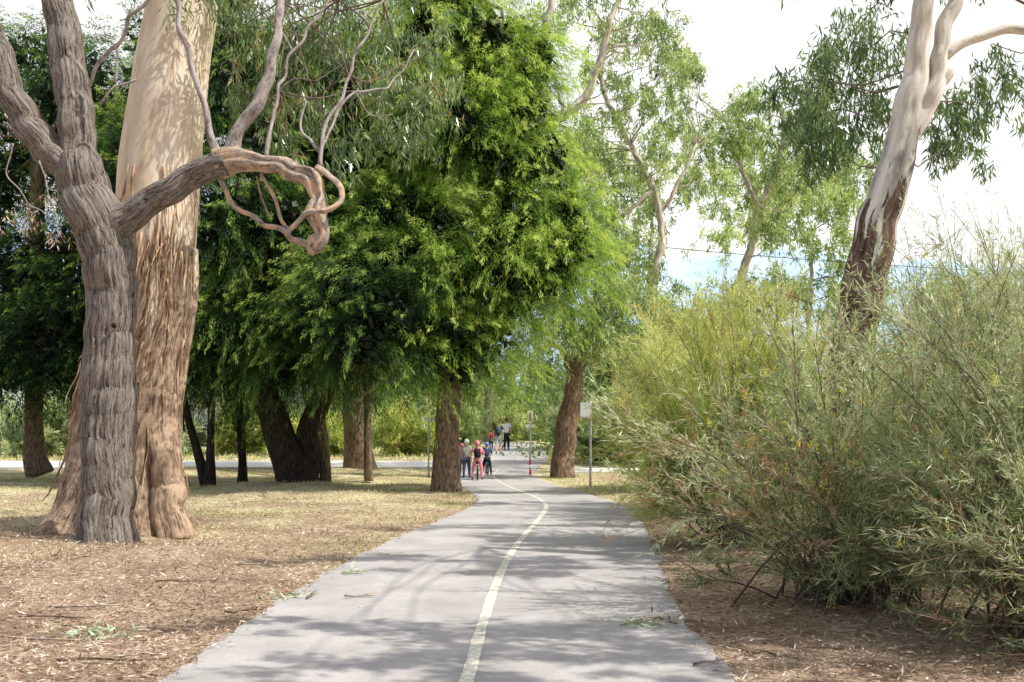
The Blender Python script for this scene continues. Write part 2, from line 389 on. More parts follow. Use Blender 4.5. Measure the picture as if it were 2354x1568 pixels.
def gum(base,limbs,blobs,matL,label,nl=1500,L=.2,W=.04,bark='barkF',seg=14,group=None,rlimb=.03,sub=12,name="gum_tree",step=.2,cat="tree",tw=1,blink=1,tb=0,flat=1.,maxd=3.2,tight=1.,sp=.5,tmat='gtwig'):
    e=empty(name,base,label,cat,group); mb=MB(); dens=[]
    for k,c in enumerate(limbs): dens.append(mb.tube(c,seg,step,.1,.1 if k==0 else 0,seed=k*2.3+base[0],fiss=.05,wig=.12 if seg<20 else .05))
    mb.build("trunk",M[bark],e); mb=MB()
    al=np.concatenate(dens)
    for j,(c,r) in enumerate(blobs[::blink]):
        c=np.array(c); d=np.linalg.norm(al[:,:3]-c,axis=1)+2.5*np.maximum(0,al[:,2]-c[2]+.4); i=int(d.argmin())
        if d[i]>maxd and j: continue
        p=limb_to(mb,al[i,:3],c,min(rlimb,al[i,3]*.6),.006,w=.08)
        for _ in range(tw):
            q=c+rv(1)[0]*r*.8; limb_to(mb,p[-2][:3],q,.008,.003,4,3)
    mb.build("branch",M[tmat],e)
    leaves("crown",gum_parts(blobs,nl,L,W,sub,tb=tb,flat=flat,tight=tight,sp=sp),M[matL],e); return e

def shrub(base,center,rad,nb,ntw,nlf,mat,label,tw=(.25,.6),lf=(.05,.11),lw=(.005,.010),flowers=0,droop=0,name="shrub",nb_r=.010,t0=.3,group=None,tint=(0,0),low=False,arch=.16):
    e=empty(name,base,label,"shrub",group)
    base=np.array(base,float); c=np.array(center,float)
    B0=base+rv(nb)*np.array([.3,.3,.0]); u=unit(rv(nb))
    if not low: u[:,2]=np.where(u[:,2]<-.5,-u[:,2],u[:,2])
    T=c+u*np.array(rad)*rng.uniform(.45,1.18,(nb,1)); T[:,2]=np.maximum(T[:,2],.10+base[2])
    C1=B0*.45+T*.55+rv(nb)*.15; C1[:,2]+=arch*np.linalg.norm(T-B0,axis=1)
    bez=lambda i,t:((1-t)**2)[:,None]*B0[i]+(2*t*(1-t))[:,None]*C1[i]+(t**2)[:,None]*T[i]
    mb=MB()
    for i in range(nb):
        tt=np.linspace(0,1,5); q=bez(np.full(5,i),tt); 
        mb.tube([[*q[k],nb_r*(1-.85*tt[k])+.0015] for k in range(5)],5,.3)
    mb.build("stem",M['gtwig'],e)
    bi=rng.integers(0,nb,ntw); t=rng.uniform(t0,1,ntw)**.8; O=bez(bi,t); O2=bez(bi,np.minimum(t+.05,1.05))
    d=unit(unit(O2-O)*.8+rv(ntw)*.5+np.array([0,0,.15-droop])); tl=rng.uniform(*tw,ntw)
    z0=O[:,2]+d[:,2]*tl; d[:,2]=np.where(z0<base[2]+.05,np.abs(d[:,2])*.3,d[:,2])
    leaves("twig",[(O,d,tl,np.full(ntw,.008),np.zeros(ntw))],M['twig'],e)
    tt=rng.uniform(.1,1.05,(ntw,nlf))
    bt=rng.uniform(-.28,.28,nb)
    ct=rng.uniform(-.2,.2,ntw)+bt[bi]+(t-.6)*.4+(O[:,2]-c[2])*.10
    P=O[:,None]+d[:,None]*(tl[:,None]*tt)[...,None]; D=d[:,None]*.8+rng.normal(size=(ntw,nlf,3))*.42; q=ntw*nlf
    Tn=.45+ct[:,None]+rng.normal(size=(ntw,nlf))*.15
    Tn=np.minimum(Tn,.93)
    old=rng.uniform(size=ntw)<tint[0]
    Tn[old]=rng.uniform(.95,1,(old.sum(),nlf))
    if tint[1]:
        near=(np.linalg.norm((O-np.array(tint[2]))/np.array(tint[3]),axis=1)<1)&(rng.uniform(size=ntw)<tint[1])
        Tn[near]=rng.uniform(.94,1,(near.sum(),nlf))
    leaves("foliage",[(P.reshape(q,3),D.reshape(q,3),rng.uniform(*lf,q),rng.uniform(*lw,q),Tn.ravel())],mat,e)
    if flowers:
        fi=rng.integers(0,ntw,flowers); FP=(O+d*tl[:,None])[fi]; n=flowers*18
        P=np.repeat(FP,18,0)+rv(n)*.02
        leaves("flower",[(P,rv(n),rng.uniform(.012,.022,n),rng.uniform(.01,.018,n),rng.uniform(0,1,n))],M['flower'],e)
    return e

# ---------------------------------------------------------------- gum A (forked, grey bark)
YA=13.6
base=S(247,1262,YA); base[2]=float(gz(base[0],base[1]))-.05
eA=empty("gum_tree",base,"forked grey-barked gum tree with a curled drooping limb","tree")
mb=MB()
mb.tube(ctrl([(247,1270,150),(247,1215,122),(246,1100,113),(250,900,112),(256,720,108),(250,610,116),(228,520,128),(196,440,112),(182,370,96)],YA),110,.03,.12,.14,1.0,.085,.06)
mb.tube(ctrl([(205,450,84),(165,395,78),(110,340,72),(60,285,66),(28,220,62),(2,140,58),(-30,40,52),(-80,-90,44),(-120,-260,30)],YA),56,.04,.18,0,2.1,.07,.06)
mb.tube(ctrl([(186,430,92,13.6),(180,360,84,13.6),(176,280,78,13.65),(165,190,76,13.7),(150,90,72,13.8),(130,0,66,13.9),(105,-150,56,14),(90,-330,40,14.1)]),56,.04,.16,0,3.3,.07,.05)
mb.tube(ctrl([(225,560,70,13.6),(262,525,74,13.55),(320,482,64,13.5),(390,435,58,13.4),(455,398,56,13.3),(525,372,54,13.2)]),56,.03,.25,0,4.2,.08,.06)
mb.build("trunk",M['barkA'],eA)
mb=MB()
mb.tube(ctrl([(498,380,56,13.22),(545,370,52,13.2),(605,374,43,13.1),(668,388,38,13.0),(712,412,42,12.9),(738,450,32,12.85),(730,492,40,12.8),(740,530,28,12.8),(726,560,36,12.8),(715,588,10,12.8)]),36,.025,.6,0,5.1,.12,.06)
mb.tube(ctrl([(498,400,12,13.3),(520,440,11,13.2),(545,480,12,13.2),(595,508,12,13.1),(640,522,13,13.0),(668,545,15,12.9),(712,566,20,12.85)]),12,.04,.4,0,8.1,.1,.05)
mb.tube(ctrl([(728,385,18,12.95),(752,400,14,12.9),(782,430,15,12.8),(784,462,13,12.75),(752,484,12,12.7),(706,490,13,12.7),(680,520,11,12.75),(660,545,9,12.8)]),14,.03,.5,0,9.1,.1,.05)
mb.tube(ctrl([(600,400,9,13.1),(628,450,9,13.1),(645,500,9,13.05),(660,530,9,13)]),8,.05,.15,0,6,0,.04)
mb.tube(ctrl([(590,405,5,13.15),(600,450,5,13.2),(620,500,4,13.2)]),6,.05,.15)
mb.build("curled_limb",M['barkA2'],eA)
mb=MB()
mb.tube(ctrl([(530,362,40,13.2),(548,300,30,13.2),(590,240,31,13.2),(618,175,27,13.2),(634,90,22,13.2),(645,0,19,13.3),(655,-120,14,13.4)]),18,.05,.2,0,6.1,.08,.03)
mb.tube(ctrl([(500,350,22,13.3),(482,310,19,13.3),(470,240,15,13.3),(450,190,13,13.3),(432,120,14,13.3),(415,60,12,13.3),(404,-20,11,13.3)]),12,.05,.2,0,7.1,0,.04)
for l,sg in [([(735,385,11,12.95),(742,300,9,13),(785,230,8,13.1),(800,170,7,13.2),(850,70,6,13.3),(890,-20,5,13.4)],8),
  ([(612,360,11,13.1),(628,270,9,13.2),(640,210,8,13.3),(675,120,7,13.4),(720,50,6,13.5),(790,-20,5,13.6)],8),
  ([(735,350,8,13),(712,325,7,13.1),(690,300,6,13.2),(700,240,4,13.3)],8),
  ([(740,340,7,13),(775,260,6,13.2),(820,215,5,13.4),(900,195,4,13.7),(960,110,3,14)],8),
  ([(205,200,9,13.5),(235,130,10,13.4),(280,95,9,13.3),(300,40,9,13.2),(340,0,8,13.1)],8),
  ([(262,190,6,13.3),(268,150,6,13.3),(262,100,5,13.3),(230,80,4,13.3)],8),
  ([(230,240,5,13.3),(260,205,6,13.3),(310,180,5,13.3)],8),
  ([(30,330,4,13.3),(20,400,3,13.3),(70,470,3,13.3),(120,500,2,13.2)],6),
  ([(90,370,4,13.3),(110,430,4,13.3),(130,520,3,13.2),(150,560,2,13.2)],6),
  ([(820,215,4,13.4),(850,260,3,13.5),(900,260,2,13.6)],6),([(675,120,5,13.4),(640,60,4,13.4),(600,20,3,13.5)],6)]:
    mb.tube(ctrl(l),sg,.05,.15,0,l[0][0]*.01,0,.06)
mb.build("bare_limb",M['barkA3'],eA)
mb=MB(); mb.tube(ctrl([(245,590,12,13.34),(246,582,18,13.31),(247,574,9,13.34)]),14,.02,.3); mb.build("knot",M['barkdark'],eA)
mb=MB(); mb.tube(ctrl([(262,748,13,13.29),(262,748.5,10,13.26)]),14,.02,.1); mb.build("knot",M['barkdark'],eA)
bl=[]
for px,py,Y,r in [(540,60,14.5,.42),(640,20,15,.45),(700,110,15,.45),(760,30,15,.5),(800,140,15.5,.5),(850,230,15.5,.42),(900,60,16,.5),(930,180,16,.45),(1000,110,16.5,.45),(990,230,16,.4),(900,290,15.5,.4),
    (960,320,15.5,.32),(600,160,15,.36),(640,250,15,.3),(700,210,15.5,.36),(780,380,13.5,.18),(560,250,15,.3),(740,270,15,.3),
    (500,-60,14.5,.6),(700,-90,15,.7),(900,-90,16,.8),(150,-220,14,.7),(-60,-150,13.5,.7),(820,330,14.5,.22),(660,330,14.5,.22)]:
    bl.append((S(px,py,Y),r))
mb=MB()
for i,(c,r) in enumerate(bl):
    src=S(*[(645,0),(880,0),(780,0),(800,170),(640,210)][i%5],13.4)
    limb_to(mb,src,c,.012,.004,5,w=.07)
    for _ in range(2): limb_to(mb,c,c+rv(1)[0]*r*.9,.005,.003,4,3)
mb.build("branch",M['gtwig'],eA)
leaves("crown",gum_parts(bl,950,.2,.030,14,1.0,.45),M['gumA'],eA)
db=[(S(140,540,13.2),.12),(S(60,500,13.3),.15),(S(110,460,13.3),.1),(S(30,520,13.3),.12)]
leaves("dead_leaves",gum_parts(db,500,.12,.022,6),M['litter'],eA)

# ---------------------------------------------------------------- gum B
YB=15.2
base=S(275,1225,YB); base[2]=float(gz(base[0],base[1]))-.05
eB=empty("gum_tree",base,"massive gum tree with cream trunk and peeling brown skirt","tree")
mb=MB()
mb.tube(ctrl([(268,1245,350),(278,1175,285),(290,1050,245),(302,900,232),(338,720,204),(358,560,184)],YB),120,.05,.08,.13,2.7,.07)
mb.tube(ctrl([(352,600,184),(358,560,184),(368,400,182),(384,250,174),(402,110,162),(420,0,155),(445,-200,140),(470,-420,110)],YB),90,.08,.05,0,2.7,.010)
mb.tube(ctrl([(400,1245,90,14.6),(385,1150,80,14.75),(370,1000,75,14.85),(365,820,60,14.95),(375,680,30,15.0)]),36,.06,.2,.14,1.2,.1,.1)
mb.build("trunk",M['barkB'],eB)
mb=MB()
for k in range(140):
    th=rng.uniform(-2.8,-.2); py0=rng.uniform(380,1000)
    c0=S(350,py0,YB); L=rng.uniform(.3,1.5); w=rng.uniform(.006,.022); o=rng.uniform(.01,.17); tw_=rng.uniform(-.25,.25)
    pts=[]
    for t in np.linspace(0,1,6):
        cxx=np.interp(py0+t*L*FL/YB,[400,560,720,900,1050,1225],[368,358,338,302,290,270]); rr=np.interp(py0+t*L*FL/YB,[400,560,720,900,1050,1225],[92,94,102,116,123,160])*YB/FL
        c=S(cxx,0,YB); z=c0[2]-t*L
        pts.append([c[0]+math.cos(th+tw_*t)*(rr+o*t*t+.008),YB+math.sin(th+tw_*t)*(rr+o*t*t+.008),z,w*(1-.6*t)])
    mb.tube(pts,5,.12,.5,seed=k,wig=.06)
mb.build("loose_bark",bark_mat("loose_bark_strip",(.22,.12,.075),(.52,.33,.2),(.82,.62,.44),(9,9,.8)),eB)
bl=[(S(px,py,Y),r) for px,py,Y,r in [(300,-500,15,1.),(600,-480,15.5,1.),(450,-650,15,1.1),(150,-400,16,.9)]]
mb=MB()
for c,r in bl: limb_to(mb,S(460,-380,YB),c,.12,.02,8)
mb.build("branch",M['barkA2'],eB)
leaves("crown",gum_parts(bl,1200,.2,.03,14),M['gumA'],eB)

# ---------------------------------------------------------------- cypresses
def gb(px,py,Y):
    b=S(px,py,Y); b[2]=float(gz(b[0],b[1]))-.04; return b
cypress(gb(680,1122,26.8),[ctrl([(690,1128,110),(672,1080,88),(650,1020,74),(632,960,66),(610,900,58),(600,700,50),(620,400,36)],26.8),
      ctrl([(690,1120,70),(705,1050,60),(712,980,54),(745,900,44),(800,700,36),(850,450,30)],27),
      ctrl([(650,930,30),(560,905,26),(480,880,18)],26.6)],
   [((-7.3,28,8.2),(3.6,3.2,6.2),46),((-5.2,26.5,5.7),(3.0,2.2,2.9),28),((-3.3,24.6,4.5),(1.5,1.2,1.3),14),((-6.6,31,13),(3,2.5,3),8),((-6.6,26.8,3.8),(3.0,1.6,.5),12),((-3.2,27.5,10.5),(2,2,3),12)],
   'cypA',"large dark feathery cypress with shade-darkened stems under its crown",rs=(.75,1.2),dens=5.2,needles=120,tb=.02)
cypress(gb(1025,1130,25.8),[ctrl([(1025,1135,78),(1024,1080,62),(1030,950,54),(1035,800,50),(1050,500,40),(1070,200,30),(1080,-50,20)],25.8)],
   [((-1.4,26.0,7.0),(2.6,2.2,4.4),50),((-1.2,26.4,11.2),(2.1,2.0,3.4),28),((0.4,25.8,7.0),(1.5,1.5,2.9),22),((-1.5,25.8,3.7),(1.5,1.5,.9),12),((-.4,26,10.2),(1.3,1.3,2.4),10)],
   'cypB',"tall bright green cypress with straight brown trunk beside path",bark='barkbrown',rs=(.6,1.0),dens=6.5,needles=110,tb=.09)
cypress(gb(50,1088,32),[ctrl([(95,1090,60),(80,1040,46),(78,920,40),(80,700,36),(90,300,30)],32)],
   [((-14.5,33,8.6),(3.8,3.2,6.0),36),((-11.0,31,9.8),(2.8,2.4,5),20),((-11.5,30,4.0),(2.6,1.8,1.6),11),((-15.,31,4.6),(2.8,1.6,2.2),18),((-16.5,34,12),(3,2.5,3.5),10)],
   'cypA',"dark cypress with low shady crown on dry grass",bark='barkbrown',dens=5,needles=55,tb=-.14,nw=(.014,.026),nl=(.08,.18))
cypress(gb(900,1090,38),[ctrl([(830,1092,80),(825,1040,66),(818,950,60),(820,700,50)],38)],
   [((-6.5,38,9),(4.0,3,6),26),((-7,37,4.),(3.5,2,1),8)],'cypA',"broad brown-trunked cypress on the grass",bark='barkbrown',dens=4.5,needles=30,rs=(1.2,1.8),nw=(.018,.03),nl=(.1,.2))
for (pts,Y,cw,lab,bk) in [
   ([(482,1125,30),(484,1040,18),(486,940,16),(490,880,14)],27,1.1,"slender dark upright tree in the cypress shade",'barkdark'),
   ([(474,1118,24),(455,1040,20),(432,960,17),(420,900,12)],27.4,1.0,"slender dark leaning tree in the cypress shade",'barkdark'),
   ([(559,1117,24),(557,1050,18),(552,960,20),(540,900,14)],28.5,1.0,"thin forked brown tree trunk beside the grass",'barkdark'),
   ([(750,1120,28),(746,1050,26),(738,980,26),(728,900,20)],27.5,1.0,"thin leaning brown tree under the cypress",'barkbrown'),
   ([(847,1106,20),(846,1040,18),(845,960,18),(844,880,16)],30.5,1.0,"straight reddish brown slender trunk on the grass",'barkbrown')]:
    b=gb(pts[0][0],pts[0][1],Y); top=S(pts[-1][0],pts[-1][1],Y)
    t=[ctrl(pts,Y)]
    if pts[0][0]==559: t.append(ctrl([(553,980,14),(572,955,12),(595,930,8)],Y))
    cypress(b,t,[(top+np.array([0,.3,1.0]),(cw,cw,.8),6)],'cypA',lab,bark=bk,rs=(.6,.9),group="slender trees under the cypresses",tb=-.1,needles=60)

# ---------------------------------------------------------------- gum E
YE=11.5
base=S(1925,1230,YE); base[2]=-.05
def E(l): return ctrl(l,YE)
limbs=[E([(1925,1330,116),(1930,1150,108),(1945,900,102),(1975,700,98),(2005,560,94),(2040,430,84),(2074,320,72),(2100,200,57),(2112,100,50),(2128,0,45),(2150,-150,40),(2185,-330,32)]),
  E([(2085,330,40),(2125,250,48),(2152,180,42),(2165,110,37),(2188,20,34),(2210,-90,31),(2270,-260,26)]),
  E([(2172,130,24),(2210,100,25),(2255,80,23),(2300,70,22),(2370,66,21),(2450,40,18),(2560,-60,12)]),
  E([(2150,200,36),(2180,168,28),(2194,152,14)])]
bl=[(S(px,py,Y),r) for px,py,Y,r in [
  (1850,200,13,.34),(1900,130,13,.34),(1960,100,13,.36),(1890,280,12.5,.38),(1960,210,13,.36),(1850,330,12.5,.28),(1920,360,12.5,.22),(2010,140,13,.32),(2020,260,13,.28),
  (1990,50,13.5,.26),(1830,270,13,.28),(1960,310,12.8,.26),(2150,280,12.5,.3),(2190,230,13,.32),(2250,240,13,.32),(2210,310,12.6,.26),(2170,350,12.5,.18),(2330,190,14,.2),(2290,130,14,.18),(2260,390,14,.10),(1790,200,13.5,.2),(1870,400,12.6,.14)]]
eE=gum(base,limbs,bl,'gumE',"leaning pale gum tree with peeling brown patch and hanging foliage",nl=1500,L=.17,W=.028,bark='barkE',seg=40,rlimb=.010,sub=16,step=.06,tw=0,blink=2)
def row(Yc,z,x0,x1,keep=.85,r=(.34,.55)):
    o=[]; x=x0
    while x<x1:
        if rng.uniform()<keep: o.append(((x,Yc+rng.uniform(-.3,.3),z+rng.uniform(-.2,.3)),rng.uniform(*r)))
        x+=rng.uniform(.5,.85)
    return o
hi=row(10.4,7.0,2.2,7.6)+row(9.5,7.2,4.5,7.6,.7)+row(6.3,6.7,2.5,7.2,.85)+row(5.4,6.6,3.4,7.0,.8)+row(4.3,6.4,2.2,6.4,.9)+row(3.4,6.3,2.4,6.4,.8)  # unseen leaf rows above the view, laid out to cast shade bands on path
mb=MB()
for c,r in hi[::4]: limb_to(mb,S(2185,-330,YE),np.array(c),.014,.006,6,w=.03)
mb.build("upper_branch",M['barkE'],eE)
leaves("upper_crown_shade_rows",gum_parts(hi,1250,.22,.05,10,flat=1.5),M['gumE'],eE)
hb=row(14.3,8.7,4.2,9.6)+row(15.2,9.2,6.5,10.,.7)+row(18.9,10.6,6,11,.85,(.5,.7))+row(22.6,12,6.5,11,.8,(.5,.7))+[((10.8,16.6,10),.9),((11.5,21,11.5),.9)]  # out-of-view crown rows added to cast shade bands further along the path
gum((11.2,17.5,0),[[[11.2,17.5,-.1,.34],[11.0,17.4,4,.28],[10.6,17.6,7.5,.2],[9.6,17.8,9.8,.12]]],hb,'gumE',"tall unseen gum tree with leaf rows shading the path",nl=1000,L=.22,W=.055,bark='barkF',flat=1.5,blink=3)

# ---------------------------------------------------------------- mid-distance gums
def blobs(x0,x1,y0,y1,Y,n,r=(.7,1.2),dy=2.5):
    return [(S(rng.uniform(x0,x1),rng.uniform(y0,y1),Y+rng.uniform(-dy,dy)),rng.uniform(*r)) for _ in range(n)]
G="gum trees along the path"
gum(gb(1295,1099,33.2),[ctrl([(1294,1104,64),(1296,1060,54),(1308,960,48),(1328,850,38),(1345,800,22),(1375,730,10)],33.2),
    ctrl([(1322,870,20),(1298,815,15),(1275,790,11),(1252,786,6)],33.2)],
    blobs(1240,1460,560,840,32.5,24,(.45,.75),1.)+blobs(1330,1400,690,830,31.5,5,(.4,.5),.3)+blobs(1280,1400,430,600,34,7,(.5,.8)),'gumF',"leaning gum with rough brown trunk beside the path",nl=500,L=.22,W=.045,bark='barkbrown',group=G,tb=-.08,tight=.75,sp=.7)
gum(gb(1600,1060,42),[ctrl([(1600,1050,34),(1615,850,26),(1645,730,22),(1700,650,21),(1725,560,20),(1745,480,18),(1790,380,14),(1800,250,9)],42),
    ctrl([(1722,570,13),(1760,500,11),(1800,470,7)],42),ctrl([(1745,480,12),(1700,380,10),(1670,280,7)],41)],
    blobs(1540,1760,110,430,42,20,(.45,.9))+blobs(1700,1920,190,540,42,24,(.45,.9))+blobs(1440,1560,420,720,42,9,(.5,.9))+blobs(1560,1720,640,800,40,12,(.5,.9))+blobs(1600,1900,400,560,44,8,(.5,.8)),'gumF',"slim pale gum with open sunlit crown",nl=400,L=.3,W=.06,group=G,tb=.04,tight=.7,sp=.75,tmat='ptwig')
gum(gb(1440,1050,38),[ctrl([(1440,1040,34),(1470,800,26),(1508,620,20),(1522,540,17),(1500,430,14),(1430,300,12),(1380,180,10),(1400,60,8)],38),
    ctrl([(1500,440,10),(1420,500,9),(1300,518,6)],38),ctrl([(1510,500,10),(1560,420,8),(1600,330,6)],38)],
    blobs(1360,1540,40,240,38,10,(.4,.7))+blobs(1420,1680,110,420,38,19,(.45,.75))+blobs(1230,1440,270,620,38,20,(.5,.85))+blobs(1360,1540,540,860,37,18,(.5,.9)),'gumF',"multi-stemmed gum with airy yellow-green crown",nl=400,L=.27,W=.055,group=G,tb=.02,tight=.7,sp=.75,tmat='ptwig')
gum(gb(1020,1090,33),[ctrl([(1025,1094,60),(1040,900,50),(1100,600,42),(1170,400,36),(1235,300,28),(1330,240,22),(1365,180,19),(1400,60,15),(1440,-60,10)],33),
    ctrl([(1170,400,28),(1215,195,24),(1250,100,20),(1268,0,16),(1300,-100,12)],31),ctrl([(1215,315,18),(1290,270,13),(1285,210,9)],31)],
    blobs(1200,1420,-120,90,33,8,(.4,.65))+blobs(1380,1540,20,180,34,7,(.4,.6))+blobs(1240,1460,180,360,34,6,(.3,.5)),'gumF',"tall gum with smooth pale branches above the cypress",nl=420,L=.24,W=.05,group=G,tb=.0,tight=.75,sp=.7,tmat='ptwig')
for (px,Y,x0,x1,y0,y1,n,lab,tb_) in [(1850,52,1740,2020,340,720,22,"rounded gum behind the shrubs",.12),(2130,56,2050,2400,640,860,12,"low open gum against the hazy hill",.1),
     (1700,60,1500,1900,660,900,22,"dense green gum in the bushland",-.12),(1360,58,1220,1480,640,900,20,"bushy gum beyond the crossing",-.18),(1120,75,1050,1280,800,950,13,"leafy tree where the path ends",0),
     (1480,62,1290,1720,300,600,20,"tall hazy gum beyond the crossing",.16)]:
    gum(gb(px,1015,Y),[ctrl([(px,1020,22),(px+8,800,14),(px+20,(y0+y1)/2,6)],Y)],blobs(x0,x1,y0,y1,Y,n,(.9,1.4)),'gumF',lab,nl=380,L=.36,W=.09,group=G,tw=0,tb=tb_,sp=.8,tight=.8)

def wood_parts(n,xr,yr,zt,L=.6):
    pr=[]
    for _ in range(n):
        x=rng.uniform(*xr); y=rng.uniform(*yr); zm=zt*rng.uniform(.5,1.1); k=380
        g=float(gy(y)); cc=rng.uniform(0,1)
        P=np.array([x,y,g+rng.uniform(0,zm)])+rv(k)*np.array([1.6,1.2,1.2]); P[:,2]=np.maximum(P[:,2],g)
        pr.append((P,rv(k)+[0,0,-.3],rng.uniform(L*.4,L,k),rng.uniform(L*.2,L*.45,k),.2+.5*cc+rng.normal(size=k)*.12))
    return pr
w=leaves("woodland",wood_parts(170,(-60,-6),(75,95),7)+wood_parts(60,(-8,8),(84,100),5)+wood_parts(170,(6,60),(70,95),6)+wood_parts(60,(3,28),(48,62),3.,.4)+wood_parts(40,(-26,-4),(68,74),3,.4),M['wood'])
w["kind"]="stuff"; w["label"]="distant sunlit bushland behind the path"; w["category"]="woodland"

# ---------------------------------------------------------------- shrubs
shrub((2.9,8.9,0),(2.85,8.9,1.25),(1.8,1.5,1.2),130,3000,24,M['shrubN'],"feathery grey-green needle-leaved shrub with yellow blossom",flowers=150,tint=(.05,.38,(1.75,8.5,1.0),(.8,1.3,.5)),t0=.28,low=True,arch=.12)
shrub((3.9,7.3,0),(3.9,7.3,1.3),(1.5,1.1,1.35),110,2200,24,M['shrubN'],"tall wispy grey-green needle-leaved shrub with fine twigs",flowers=70,tint=(.05,0),t0=.28,low=True,arch=.1,lf=(.05,.12),tw=(.3,.75))
shrub((4.6,9.9,0),(4.6,9.9,2.1),(1.4,1.2,1.3),80,1500,24,M['shrubN'],"upright wiry shrub with sparse silvery needles",tint=(.02,0),t0=.35,tw=(.3,.9))
shrub((3.0,13.6,0),(3.05,13.6,1.7),(1.75,1.6,1.4),130,4000,26,M['shrubY'],"yellow-green feathery shrub in full sun",lf=(.07,.14),lw=(.007,.013),tint=(.02,0),t0=.15,low=True)
shrub((3.9,18.5,0),(3.95,18.5,2.2),(2.0,2.2,1.7),110,3700,26,M['shrubY'],"soft yellow-green bush beside the path",lf=(.09,.17),lw=(.010,.017),tw=(.4,.8),t0=.15,low=True)
shrub((4.6,25.5,0),(4.6,25.5,2.1),(2.2,2.0,2.1),90,2900,26,M['shrubY'],"rounded olive bush near the crossing",lf=(.12,.22),lw=(.014,.024),tw=(.5,.9),t0=.15,low=True)
shrub((8.2,15.5,0),(7.6,15.5,2.1),(2.4,2.0,1.5),90,2600,26,M['shrubN'],"broad silver-green bush behind the roadside shrubs",lf=(.08,.15),lw=(.009,.015),tw=(.4,.9))
for (x,y,z,r,mt,lab) in [(-4.8,50,1.5,1.7,'shrubY',"low sunlit bush beyond the grass"),(-9.5,50,1.2,1.8,'shrubY',"spreading light green bush by the road"),(-17.4,51,1.8,1.6,'shrubN',"grey-green hedge bush by the road"),(-13.2,51,1.5,1.4,'shrubY',"leafy bush beside the parked car"),(-22.5,50,1.8,2.2,'shrubN',"dark green bush by the road"),
      (4.2,44,1.9,2.2,'shrubN',"dense bush past the crossing"),(8,46,2,2.6,'shrubY',"broad olive bush past the crossing"),(-27,50,2.2,2.6,'shrubN',"tall bush behind the roadside"),(-3.8,62,2,2.0,'shrubN',"bush hugging the far bend of the path"),(3.9,60,2,2.0,'shrubY',"bush at the crest of the path"),(-1,80,2,3,'shrubY',"round bush closing the end of the path")]:
    g0=float(gy(y)); shrub((x,y,g0),(x,y,g0+z*.75),(r,r,z*.75),40,1500,26,M[mt],lab,lf=(.2,.36),lw=(.03,.05),tw=(.4,.9),group="bushes beyond the crossing",low=True,t0=.15)

# ---------------------------------------------------------------- ground cover
def scatter(n,xr,yr,side):
    x=rng.uniform(*xr,n); 
    u=rng.uniform(0,1,n); y=yr[0]*(yr[1]/yr[0])**u
    e=np.abs(rng.normal(size=n))*.06
    k=(x<el(y)+e) if side<0 else (x>er(y)-e)
    return x[k],y[k]
parts=[]
for (n,xr,yr,s) in [(95000,(-11,-.5),(5.2,24),-1),(28000,(1,5.5),(5,20),1)]:
    x,y=scatter(n,xr,yr,s); k=len(x); P=np.stack([x,y,gz(x,y)+rng.uniform(.006,.03,k)],1)
    D=rv(k)*np.array([1,1,.22]); sd=np.array([0,0,1.])+rv(k)*.45
    P[:,2]+=.012
    pt=.16*np.sin(x*1.9+np.sin(y*2.2))*np.sin(y*1.4+x*.6)
    parts.append((P,D,rng.uniform(.02,.10,k),rng.uniform(.005,.017,k),np.clip(rng.normal(.46,.26,k)+pt,0,1),sd))
k=330; y=rng.uniform(5.5,24,k); t=rng.beta(.35,.35,k); x=el(y)+(er(y)-el(y))*t
parts.append((np.stack([x,y,gy(y)+.022+0*x],1),rv(k)*[1,1,.1],rng.uniform(.03,.09,k),rng.uniform(.007,.016,k),rng.uniform(.2,1,k),np.array([0,0,1.])+rv(k)*.3))
k=4200; x=rng.uniform(-9,5,k); y=5.4*(20/5.4)**rng.uniform(0,1,k); q=(x<el(y)-.05)|(x>er(y)+.05); x=x[q];y=y[q];k=len(x)
parts.append((np.stack([x,y,gz(x,y)+.035],1),rv(k)*[1,1,.06],rng.uniform(.12,.45,k),rng.uniform(.006,.013,k),rng.uniform(0,.35,k),np.array([0,0,1.])+rv(k)*.2))
o=leaves("leaf_litter",parts,M['litter']); o["kind"]="stuff"; o["label"]="dry brown gum leaves and bark scraps on the ground"; o["category"]="leaf litter"
n=120000; x=rng.uniform(-16,2.2,n); y=rng.uniform(11.5,40,n)
k=(x<el(y)-.02)&(1.4*np.sin(x*1.1+y*.7)*np.sin(x*.5-y*.9+2)+np.sin(y*1.9-x*.6)*.7+rng.normal(size=n)*.6+(y-20)*.08>.0)&(y<38.4); x=x[k];y=y[k];k=len(x)
P=np.stack([x,y,gz(x,y)],1); gp=[(P,np.array([0,0,1.])+rv(k)*.6,rng.uniform(.03,.09,k),rng.uniform(.006,.014,k),np.clip(rng.normal(.55,.25,k)+.25*np.sin(x*.8+y*.5),0,1))]
n=15000; x=rng.uniform(1,7,n); y=rng.uniform(14,35,n); k=(x>er(y)+.02); x=x[k];y=y[k];k=len(x)
gp.append((np.stack([x,y,gz(x,y)],1),np.array([0,0,1.])+rv(k)*.5,rng.uniform(.04,.12,k),rng.uniform(.006,.014,k),rng.uniform(0,.8,k)))
n=26000; x=rng.uniform(-40,10,n); y=rng.uniform(44,62,n); k=((x<el(y)-.1)|(x>er(y)+.1)); x=x[k];y=y[k];k=len(x)
gp.append((np.stack([x,y,gz(x,y)],1),np.array([0,0,1.])+rv(k)*.5,rng.uniform(.1,.3,k),rng.uniform(.02,.04,k),rng.uniform(0,.9,k)))
o=leaves("grass",gp,M['grass']); o["kind"]="stuff"; o["label"]="short patchy yellow-green dry grass"; o["category"]="grass"
